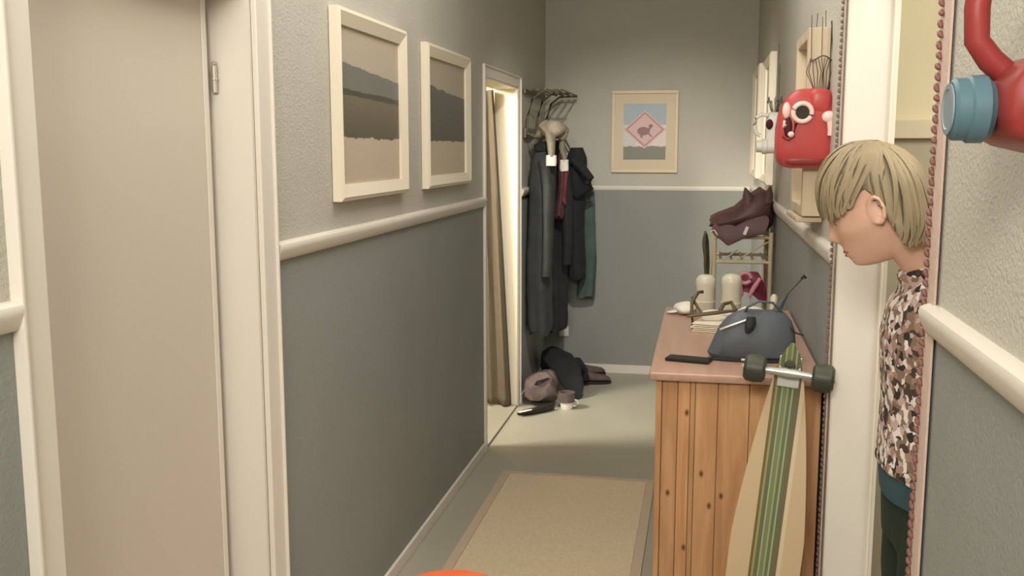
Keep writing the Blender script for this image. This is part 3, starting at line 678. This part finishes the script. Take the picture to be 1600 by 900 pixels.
MB().ell([((.285,4.70,1.35),(.03,0,0),(0,.05,0)),((.29,4.70,1.39),(.02,0,0),(0,.04,0)),((.298,4.70,1.425),(.005,0,0),(0,.015,0))],14).noise(.006,25,2).build('collar', M['burg'], t)
MB().ell([((.07,4.645,1.235),(.03,0,.01),(0,.012,.03)),((.13,4.63,1.20),(.03,0,.03),(0,.014,.035)),((.20,4.63,1.235),(.03,0,.03),(0,.014,.04)),((.27,4.635,1.25),(.02,0,.02),(0,.012,.04))],18).noise(.008,20,9).build('sleeve', M['burg'], t)
MB().box((.185,4.612,1.205),(.2,4.62,1.245),.002).xf(Matrix.Translation((.192,4.6,1.225))@Matrix.Rotation(R(20),4,'Y')@Matrix.Translation((-.192,-4.6,-1.225))).build('tag', M['white_cloth'], t)
b = MB(); b.tube([(.035,4.65,1.215),(.05,4.638,1.225),(.068,4.636,1.20),(.085,4.636,1.185),(.105,4.638,1.18)], .0035, 6).build('piping', M['pinkw'], t)
t = thing('olive_garment', (.02,4.8,.85), 'olive cloth hanging from the left side of bamboo rack', 'garment')
b = garment(.022,4.80,.80,1.20,.22,.028,5,.02,5,shoulder=.8); b.v = [Vector((min(v.x,.040)-.03*(1.2-v.z), v.y, v.z)) for v in b.v]; b.build('cloth', M['olive'], t)
# maroon and pink slippers on the rack, seen under its upper rail
t = thing('satin_shoe', (.2,4.75,.64), 'maroon satin shoe with pink lining inside the bamboo rack', 'shoe')
MB().ell([((.15,4.64,.94),(.02,0,.01),(0,.03,.03)),((.19,4.64,.99),(.035,0,.01),(0,.03,.035)),((.24,4.64,.98),(.03,0,.01),(0,.03,.05)),((.28,4.64,.93),(.02,0,0),(0,.025,.04))],18).noise(.008,20,3).build('upper', M['maroon'], t)
MB().tube([(.215,4.60,.92),(.235,4.595,.965),(.262,4.595,1.01)], [.008,.012,.009], 10).build('lining', M['pink'], t)
MB().tube([(.195+.026*math.cos(q),4.595,1.01+.024*math.sin(q)) for q in [2*PI*k/16 for k in range(16)]], .009, 8, closed=True).build('bow', M['pink'], t)
MB().ball((.16,4.61,.96),(.03,.02,.05),14,10).noise(.01,25,2).build('toe', M['pink'], t)
MB().tube([(.285,4.62,.94),(.285,4.64,1.04),(.283,4.66,1.076)],.004,6).build('strap', M['maroon'], t)

# ------------------------------------------------------------ longboard leaning on chest
t = thing('longboard', (0,0,0), 'wooden longboard with green stripes leaning on the pine chest', 'skateboard')
Lh = 1.11
def deck_w(s):   # half width, s 0 (tail) .. 1 (nose)
    return .090*min(1, math.sin(PI*min(max(s,.0),1))**.45) * (1-.32*max(0,(s-.55)/.45)) + .001
b = MB(); rings = []
for i in range(41):
    s = i/40; hw = max(.004, deck_w(s)); z = s*Lh; y = -.03*max(0,(s-.86)/.14)**2*1.0 + 0
    rings.append([(-hw,y-.004,z),(-hw*.6,y-.006,z),(hw*.6,y-.006,z),(hw,y-.004,z),(hw,y+.004,z),(-hw,y+.004,z)])
b.rings(rings).build('deck', M['deck'], t)
def truck(z0):
    tr = MB().box((-.028,-.016,z0-.04),(.028,-.006,z0+.04),.003).build('truck', M['steel'], t)
    MB().tube([(-.082,-.05,z0),(-.03,-.046,z0),(0,-.040,z0),(.03,-.046,z0),(.082,-.05,z0)], [.008,.010,.014,.010,.008], 12).build('hanger', M['steel'], tr)
    MB().lathe((0,-.016,z0+.016),[(0,0),(.012,0),(.014,.012),(.012,.024),(.006,.026),(.006,.034),(0,.034)],14,(0,-1,.15)).build('bushing', M['hole'], tr)
    for s in (-1,1):
        MB().lathe((s*.082,-.05,z0),[(.006,-.024),(.024,-.026),(.033,-.020),(.036,0),(.034,.020),(.026,.027),(.010,.024),(.006,.016)],24,(s,0,0)).build('wheel', M['rubber'], tr)
        MB().lathe((s*.082,-.05,z0),[(0,.022),(.009,.022),(.009,.030),(0,.031)],8,(s,0,0)).build('axle_nut', M['steel'], tr)
truck(1.035); truck(.12)
t.location = (.122,2.42,.014); t.rotation_euler = (R(-7.5), R(4.8), R(-8))

# ------------------------------------------------------------ jerrycan masks on right wall
def rbox(b, c, h, seg=28, pw=5, fn=None, nv=20): return b.ball(c, h, seg, nv, fn, pw)
t = thing('canister_mask', (.27,2.95,1.545), 'red jerrycan mask with white ring eyes on the right wall', 'mask')
def shp(p, d):
    k = (p.z+.11)/.22
    x = p.x + (.035 if p.x < 0 else 0)*max(0,k-.62)*2.2     # sloping upper left shoulder
    return Vector((x, p.y, p.z))
b = MB(); rbox(b, (.268,2.86,1.652), (.078,.07,.108), 40, 5, shp, 26); b.build('body', M['red'], t)
b = MB().ball((.30,2.80,1.725),(.028,.014,.032),18,12,None,3); b.build('brow_bulge', M['red'], t)
b = MB().ball((.268,2.802,1.565),(.055,.010,.012),18,10,None,3); b.build('lower_ridge', M['red_dark'], t)
for x, r, yy in ((.254,.024,2.785),):
    b = MB().tube([(x+r*math.cos(q),yy,1.694+r*math.sin(q)) for q in [2*PI*k/28 for k in range(28)]], .0065, 10, closed=True); b.build('eye_ring', M['pinkw'], t)
    MB().lathe((x,yy+.008,1.694),[(0,0),(.021,0),(.021,.006),(0,.007)],24,(0,-1,0)).build('pupil', M['hole'], t)
b = MB().ball((.213,2.795,1.700),(.011,.010,.022),16,12); b.build('eye_side', M['pinkw'], t)
b = MB().tube([(.208,2.79,1.672),(.207,2.785,1.655),(.212,2.785,1.662)], .004, 8); b.build('eye_side', M['pinkw'], t)
b = MB().ball((.219,2.795,1.655),(.012,.009,.03),16,12); b.build('handle_recess', M['holered'], t)
MB().tube([(.205,2.79,1.632),(.22,2.786,1.622),(.232,2.785,1.632),(.238,2.786,1.665),(.236,2.788,1.685)], .0045, 8).build('nose_wire', M['red_dark'], t)
MB().ball((.226,2.782,1.636),(.009,.008,.008),12,8).build('nose_stud', M['pinkw'], t)
b = MB().ball((.322,2.785,1.682),(.018,.012,.016),16,10).tube([(.327,2.785,1.672),(.329,2.785,1.650),(.327,2.785,1.632)],[.011,.009,.007],10); b.build('ear', M['pinkw'], t)
# hoop + wires of hair above
q0 = (.306,2.86,1.84)
b = MB().tube([(q0[0]+.030*math.cos(a),q0[1]+.03*math.sin(a),q0[2]+.006*math.sin(3*a)) for a in [2*PI*k/20 for k in range(20)]], .0018, 6, closed=True); b.build('hair_hoop', M['wire'], t)
b = MB()
for k in range(22):
    a = 2*PI*k/22; r0 = .03; x, y = q0[0]+r0*math.cos(a), q0[1]+r0*math.sin(a)
    b.tube([(x,y,q0[2]),(x+.01*math.cos(a*3),y+.008*math.sin(a*5),q0[2]-.035),(q0[0]+.018*math.cos(a),q0[1]+.018*math.sin(a),1.757)], .0011, 5)
    if k % 4 == 0: b.tube([(x,y,q0[2]),(min(x+.006*math.sin(k),.326),y,q0[2]+.10+.008*(k%5))], .001, 5)
o = b.build('hair_wires', M['wire'], t); o['kind'] = 'stuff'
# white mask
t = thing('canister_mask', (.26,4.45,1.57), 'white canister mask with loop handle on the right wall', 'mask')
def shw(p, d): return Vector((p.x, p.y, p.z))
b = MB(); rbox(b, (.290,4.47,1.672), (.036,.05,.082), 30, 4, shw); b.build('body', M['cup'], t)
MB().tube([(.262,4.43,1.737),(.235,4.43,1.742),(.212,4.43,1.728),(.206,4.43,1.695),(.214,4.43,1.662),(.232,4.43,1.652)], .0085, 12).build('handle', M['cup'], t)
MB().ball((.268,4.418,1.700),(.015,.010,.022),16,12).build('eye_hole', M['holered'], t)
MB().lathe((.262,4.43,1.606),[(0,-.03),(.030,-.028),(.030,.0),(.033,.002),(.033,.02),(.026,.024),(.025,.046),(0,.047)],20,(-1,0,0)).build('spout', M['cup'], t)
b = MB()
for k in range(12):
    a = 2*PI*k/12; b.tube([(.29+.012*math.cos(a),4.47+.02*math.sin(a),1.752),(.29+.03*math.cos(a),4.47+.04*math.sin(a),1.81+.01*math.sin(k*3)),(.292+.034*math.cos(a),4.47+.05*math.sin(a),1.79)], .0012, 5)
b.tube([(.30,4.47,1.75),(.30,4.47,2.04)], .0016, 6).tube([(.315,4.6,1.70),(.315,4.6,1.97)], .0016, 6)
o = b.build('hair_wires', M['wire'], t); o['kind'] = 'stuff'
# near red canister
t = thing('canister_mask', (.30,1.0,1.58), 'near red jerrycan mask with a blue screw cap on right wall', 'mask')
b = MB(); b.prism([(.262,1.612),(.300,1.598),(.326,1.592),(.326,1.745),(.318,1.75),(.300,1.70),(.296,1.690),(.264,1.650)], lambda p, s: (p[0], (.97,1.10)[s], p[1]))
# body: loft along Y with rounded corners
def can_ring(y, k):
    P = [(.262,1.630),(.266,1.612),(.285,1.602),(.318,1.594),(.328,1.600),(.328,1.640),(.328,1.675),(.315,1.683),(.290,1.683),(.272,1.673),(.262,1.655)]
    cx, cz = .297, 1.64
    return [(cx+(x-cx)*k, y, cz+(z-cz)*k) for x, z in P]
b = MB().rings([can_ring(.955,.82),can_ring(.962,.94),can_ring(.975,1),can_ring(1.085,1),can_ring(1.098,.94),can_ring(1.105,.82)]); b.build('body', M['red_dark'], t, ang=60)
MB().tube([(.282,1.02,1.664),(.262,1.02,1.682),(.249,1.02,1.700),(.2475,1.02,1.73),(.25,1.02,1.76),(.262,1.02,1.775),(.30,1.02,1.775),(.318,1.02,1.765),(.320,1.02,1.70),(.318,1.02,1.67)], [.012,.012,.0115,.0115,.0115,.0115,.0115,.012,.012,.014], 14).build('handle', M['red_dark'], t)
cp = MB()
seg = 36; prf = [(.0,.037),(.026,.036),(.0285,.033),(.0285,.022),(.031,.020),(.031,.006),(.028,.003),(.026,0),(0,0)]
cp.rings([[Vector((.262-h, 1.01+(r+(.0008 if k%2 and .004<h<.034 and r>.027 else 0))*math.cos(2*PI*k/seg), 1.636+(r+(.0008 if k%2 and .004<h<.034 and r>.027 else 0))*math.sin(2*PI*k/seg))) for k in range(seg)] for r, h in prf])
cp = cp.build('cap', M['blue'], t)
MB().lathe((.2255,1.01,1.636),[(0,0),(.024,0),(.024,.0015),(.019,.002),(.018,.001),(0,.001)],28,(-1,0,0)).build('cap_face', M['bluegrey'], cp)

k_ = .37/.33; t.scale = (k_,)*3; t.location = Vector((0,0,1.6))+(t.location-Vector((0,0,1.6)))*k_
# orange stool at the very bottom of the view
t = thing('stool', (-.66,2.39,0), 'round orange plastic stool standing on the rug', 'stool')
SX, SY, SZ = -.635, 2.40, .428
MB().lathe((SX,SY,SZ-.035),[(0,0),(.135,0),(.155,.008),(.160,.022),(.152,.034),(.12,.038),(0,.034)],40).build('seat', M['orange'], t)
for k in range(4):
    a = PI/4+PI/2*k; MB().tube([(SX+.10*math.cos(a),SY+.10*math.sin(a),SZ-.03),(SX+.145*math.cos(a),SY+.145*math.sin(a),.011)], [.016,.012], 10).build('leg', M['orange'], t)

# ------------------------------------------------------------ person
PX, PY = .50, 2.07
per = thing('person', (PX,PY,0), 'woman with short blonde hair and floral shirt leaning through the doorway', 'person')
HC = Vector((.331,2.05,1.487))
yaw, tilt, roll = R(162), R(27), R(0)
fwd0 = Vector((math.cos(yaw), math.sin(yaw), 0))
HM = Matrix.Rotation(yaw,4,'Z') @ Matrix.Rotation(tilt,4,'Y')    # local +x = face direction, tipped down
HM = Matrix.Translation(HC) @ HM @ Matrix.Scale(.935,4)
def g(a, s): return math.exp(-(a/s)**2)
def head_fn(p, d):
    x, y, z = p
    if z < 0:
        t_ = -z/.118; y *= 1-.30*t_**1.6
        if x < 0: x *= 1-.45*t_**1.2
        else: x *= 1+.80*t_**3
    if x > 0:
        fr = max(0, x/.098)**1.0
        x += .021*g(y,.011)*(g(z+.030,.015)*1.0+.45*g(z+.008,.016))*fr          # nose
        x += .004*g(z-.022,.012)*g(y,.05)*fr                                     # brow
        x -= .010*(g(y-.031,.016)+g(y+.031,.016))*g(z-.002,.013)*fr              # eye sockets
        x += .007*g(y,.024)*(g(z+.062,.006)+g(z+.074,.006))*fr                   # lips
        x -= .003*g(y,.026)*g(z+.068,.003)*fr
        x += .010*g(y,.024)*g(z+.102,.016)                                       # chin
        y += math.copysign(.005,y)*(g(abs(y)-.055,.02)*g(z+.03,.02))             # cheeks
    else: x -= .006*g(z-.02,.06)
    return Vector((x,y,z))
body = MB()
hd = MB().ball((0,0,0),(.096,.075,.118),96,72,head_fn)
for s in (-1,1):   # ears, part of the body surface
    e = MB().tube([(-.014+.015*math.cos(a)-.004*math.sin(a),s*(.083+.003*math.sin(a)-.007*math.cos(a)),-.012+.027*math.sin(a)) for a in [2*PI*k/18 for k in range(18)]], .0052, 8, closed=True)
    e.ball((-.010,s*.075,-.014),(.014,.006,.024),12,8); hd.v += e.v; n0 = len(hd.v)-len(e.v); hd.f += [tuple(i+n0 for i in f) for f in e.f]; hd.mi += e.mi
hd.xf(HM)
def merge(a, b): o = len(a.v); a.v += b.v; a.f += [tuple(i+o for i in f) for f in b.f]; a.mi += b.mi
merge(body, hd)
neckb = Vector((.475,2.07,1.335))
nt_ = HM @ Vector((-.032,0,-.06))
body.ell([(neckb+Vector((.02,0,-.04)),(.075,0,0),(0,.085,0)),(neckb,(.056,0,.02),(0,.062,0)),(neckb.lerp(nt_,.5),(.048,0,.022),(0,.052,0)),(nt_,(.047,0,.024),(0,.050,0)),(nt_+(nt_-neckb)*.35,(.038,0,.018),(0,.042,0))],24)
TS = [((.495,2.07,.86),.095,.150),((.495,2.07,.93),.105,.165),((.492,2.07,1.0),.095,.150),((.49,2.07,1.07),.088,.135),((.488,2.07,1.15),.098,.142),((.492,2.07,1.22),.108,.152),((.488,2.07,1.29),.096,.168),((.490,2.07,1.335),.072,.150),((.492,2.07,1.355),.05,.10)]
body.ell([(c,(a,0,0),(0,b_,0)) for c, a, b_ in TS],32,2.2)
for s in (-1,1):
    body.tube([(.495,PY+s*.085,.90),(.495,PY+s*.09,.70),(.50,PY+s*.09,.47),(.52,PY+s*.09,.28),(.535,PY+s*.09,.08)],[.085,.075,.055,.052,.036],18)
    body.ell([((.56,PY+s*.09,.05),(0,.028,0),(0,0,.03)),((.52,PY+s*.09,.045),(0,.035,0),(0,0,.04)),((.45,PY+s*.095,.035),(0,.042,0),(0,0,.026)),((.40,PY+s*.10,.028),(0,.036,0),(0,0,.016)),((.375,PY+s*.10,.026),(0,.016,0),(0,0,.010))],16)
    sh = Vector((.492,PY+s*.165,1.30)); el = Vector((.545,PY+s*.20,1.04)); wr = Vector((.545,PY+s*.195,.82))
    body.tube([(.49,PY+s*.10,1.315),sh,sh.lerp(el,.5),el,el.lerp(wr,.4),wr],[.045,.048,.042,.036,.035,.024],16)
    # hand: palm, four fingers, thumb
    body.ell([(wr,(.022,0,0),(0,.017,0)),(wr+Vector((-.012,0,-.04)),(.036,0,0),(0,.014,0)),(wr+Vector((-.018,0,-.085)),(.038,0,0),(0,.012,0)),(wr+Vector((-.018,0,-.095)),(.034,0,0),(0,.009,0))],16)
    for k, L in enumerate((.062,.074,.070,.056)):
        p0 = wr+Vector((-.047+.020*k,0,-.088)); p1 = p0+Vector((-.004,-s*.003,-L*.45)); p2 = p1+Vector((-.002,-s*.010,-L*.32)); p3 = p2+Vector((0,-s*.014,-L*.22))
        body.tube([p0+Vector((0,0,.02)),p0,p1,p2,p3],[.0085,.0085,.008,.0075,.006],8)
    p0 = wr+Vector((-.036,0,-.03)); body.tube([p0+Vector((.012,0,0)),p0,p0+Vector((-.022,-s*.008,-.025)),p0+Vector((-.030,-s*.014,-.055))],[.011,.0105,.0095,.007],8)
bd = body.build('body', M['skin'], per, remesh=.0042)
# facial details
from mathutils.bvhtree import BVHTree
bv = BVHTree.FromPolygons([v.co+Vector((PX,PY,0)) for v in bd.data.vertices], [tuple(p.vertices) for p in bd.data.polygons])
def P_(x,y,z): return HM @ Vector((x,y,z))
def S_(y,z,off=0):   # point on the face surface
    d_ = (HM.to_3x3() @ Vector((-1,0,0))).normalized(); h = bv.ray_cast(HM @ Vector((.25,y,z)), d_)
    return h[0]-d_*off
for s in (-1,1):
    e0 = HM.inverted() @ S_(s*.031,.001)
    MB().ball(P_(e0.x-.0100,s*.031,.001),.0115,16,12).build('eye', M['eyew'], per)
    MB().ball(P_(e0.x-.0022,s*.031,-.003),.0048,12,8).build('iris', M['iris'], per)
    MB().tube([S_(s*.014,.018),S_(s*.028,.023),S_(s*.044,.018)],[.002,.003,.0015],6).build('eyebrow', M['brow'], per)
    MB().tube([P_(e0.x-.001,s*.019,.004),P_(e0.x+.0035,s*.031,.0085),P_(e0.x-.002,s*.043,.003)],.0022,6).build('eyelid', M['skin'], per)
    MB().tube([P_(e0.x,s*.020,.002),P_(e0.x+.0042,s*.031,.0055),P_(e0.x-.001,s*.043,.001)],.0012,6).build('eyelash', M['brow'], per)
MB().tube([S_(-.021,-.067),S_(-.008,-.0635),S_(0,-.065),S_(.008,-.0635),S_(.021,-.067)],[.001,.003,.003,.003,.001],8).tube([S_(-.021,-.068),S_(0,-.073),S_(.021,-.068)],[.001,.0035,.001],8).build('lips', M['lips'], per)

# hair
def lower(az):   # lowest elevation of the hair for azimuth 0 (face) .. pi (back)
    a = abs(az)
    pts = ((0,.24),(.5,.20),(.8,.12),(1.05,.13),(1.3,.20),(1.5,.30),(1.72,.34),(1.82,-.30),(1.90,-.85),(2.3,-.95),(PI,-.95))
    for (a0,v0),(a1,v1) in zip(pts, pts[1:]):
        if a <= a1: return v0+(v1-v0)*(a-a0)/(a1-a0)
    return pts[-1][1]
def skull(az, el, r=1.0):
    d = Vector((math.cos(el)*math.cos(az), math.cos(el)*math.sin(az), math.sin(el)))
    if el < 0:
        c0 = math.cos(el); c1 = 1-.10*min(1, -el); k = c1/max(c0, .2) if abs(az) > 1.5 else 1
        d = Vector((d.x*k, d.y*k, d.z))
    p = Vector((d.x*.1,d.y*.080,d.z*.121))
    return p*r
hb = MB(); nA, nE = 72, 24; rings = []
for i in range(nE+1):
    ring = []
    for k in range(nA):
        az = -PI+2*PI*k/nA; e0 = lower(az); el = PI/2-.02 - (PI/2-.02-e0)*(i/nE)
        rr = 1.13 - .10*max(0,(i/nE-.85)/.15)*(1 if abs(az)<1.7 else .5)
        ring.append(HM @ skull(az, el, rr))
    rings.append(ring)
inner = []
for i in range(nE,-1,-1):
    ring = []
    for k in range(nA):
        az = -PI+2*PI*k/nA; e0 = lower(az); el = PI/2-.02 - (PI/2-.02-e0)*(i/nE); ring.append(HM @ skull(az, el, .96))
    inner.append(ring)
hb.rings(rings+inner)
hair = hb.build('hair', M['hair'], per)
def strands(n, seed, r0, r1, wid):
    rnd = random.Random(seed); b = MB()
    for j in range(n):
        az = rnd.uniform(-PI, PI); e0 = lower(az); L = rnd.uniform(-.10,.06)
        if 1.35 < abs(az) < 1.8: L = .02
        wv = rnd.uniform(.6,1.6); sw = rnd.uniform(-.3,.3); off = rnd.uniform(r0, r1); pts = []; rs = []
        st = rnd.uniform(.0,.3)**1.2
        N = 13
        D0 = Vector((math.cos(1.12)*math.cos(2.9), math.cos(1.12)*math.sin(2.9), math.sin(1.12)))
        ee = e0+L; D1 = Vector((math.cos(ee)*math.cos(az), math.cos(ee)*math.sin(az), math.sin(ee)))
        ax = D0.cross(D1).normalized(); an = D0.angle(D1)
        for i in range(N):
            t_ = min(1, st+(1-st)*i/(N-1)); dd = Matrix.Rotation(an*t_,3,ax) @ D0
            dd = (dd + ax*(.30*math.sin(PI*t_)*sw*2 + .10*math.sin(PI*t_)*(1 if az > 0 else -1))).normalized()
            p = skull(math.atan2(dd.y, dd.x), math.asin(max(-1,min(1,dd.z))), 1.0 + off*math.sin(PI*min(1,.18+t_*.75))+.08)
            pts.append(HM @ p); rs.append(wid*wv*(.35+.65*math.sin(PI*(.12+.80*i/(N-1)))))
        c = HM @ Vector((0,0,0))
        # flattened locks lying along the skull
        out = []
        for i, p in enumerate(pts):
            tt = (pts[min(i+1,N-1)]-pts[max(i-1,0)]).normalized(); nn = (p-c).normalized(); sd = tt.cross(nn).normalized(); nn = sd.cross(tt)
            out.append([p+sd*rs[i]*math.cos(q)+nn*rs[i]*.35*math.sin(q) for q in (0,PI/3,2*PI/3,PI,4*PI/3,5*PI/3)])
        b.rings(out)
    return b
o = strands(650, 3, .03, .13, .0042).build('hair_strands', M['hair'], hair); o['kind'] = 'stuff'
o = strands(260, 9, .03, .12, .0026).build('hair_strands', M['hair_dark'], hair); o['kind'] = 'stuff'; o['label'] = 'darker ash strands'

# clothes
sb = MB()
SS = [((.490,2.07,.955),.125,.185),((.490,2.07,1.06),.122,.175),((.487,2.07,1.10),.118,.163),((.487,2.07,1.15),.122,.166),((.487,2.07,1.22),.128,.172),((.488,2.07,1.285),.114,.184),((.490,2.07,1.33),.090,.165),((.486,2.07,1.362),.066,.100)]
sb.ell([(c,(a,0,0),(0,b_,0)) for c, a, b_ in SS],32,2.2)
for s in (-1,1):
    sh = Vector((.492,PY+s*.165,1.30)); el = Vector((.545,PY+s*.20,1.04)); wr = Vector((.543,PY+s*.195,.85))
    sb.tube([(.49,PY+s*.10,1.315),sh,sh.lerp(el,.5),el,el.lerp(wr,.5),wr],[.060,.064,.058,.052,.048,.042],16)
sb.ell([(neckb+Vector((.015,0,-.01)),(.078,0,.02),(0,.083,0)),(neckb.lerp(nt_,.25),(.066,0,.03),(0,.070,0)),(neckb.lerp(nt_,.38),(.060,0,.03),(0,.064,0))],24)
sb.noise(.006, 22, 3)
shirt = sb.build('shirt', M['floral'], per, remesh=.006)
MB().ell([((.495,2.07,.90),(.118,0,0),(0,.178,0)),((.494,2.07,.94),(.122,0,0),(0,.182,0)),((.49,2.07,1.0),(.115,0,0),(0,.168,0))],32,2.2).noise(.004,20,1).build('undershirt', M['tealshirt'], per)
tb = MB().ell([((.495,2.07,.80),(.110,0,0),(0,.172,0)),((.495,2.07,.88),(.113,0,0),(0,.172,0)),((.495,2.07,.95),(.112,0,0),(0,.170,0)),((.493,2.07,1.0),(.104,0,0),(0,.160,0))],28,2.2)
for s in (-1,1): tb.tube([(.495,PY+s*.085,.90),(.492,PY+s*.09,.70),(.50,PY+s*.09,.47),(.515,PY+s*.09,.28),(.53,PY+s*.09,.09)],[.098,.092,.075,.070,.060],20)
tb.noise(.005,14,2).build('trousers', M['green'], per, remesh=.008)
for s in (-1,1):
    MB().ell([((.575,PY+s*.09,.045),(0,.030,0),(0,0,.040)),((.52,PY+s*.09,.042),(0,.042,0),(0,0,.041)),((.45,PY+s*.095,.036),(0,.048,0),(0,0,.035)),((.40,PY+s*.10,.028),(0,.042,0),(0,0,.027)),((.365,PY+s*.10,.022),(0,.02,0),(0,0,.018))],18).build('shoe', M['shoe'], per)
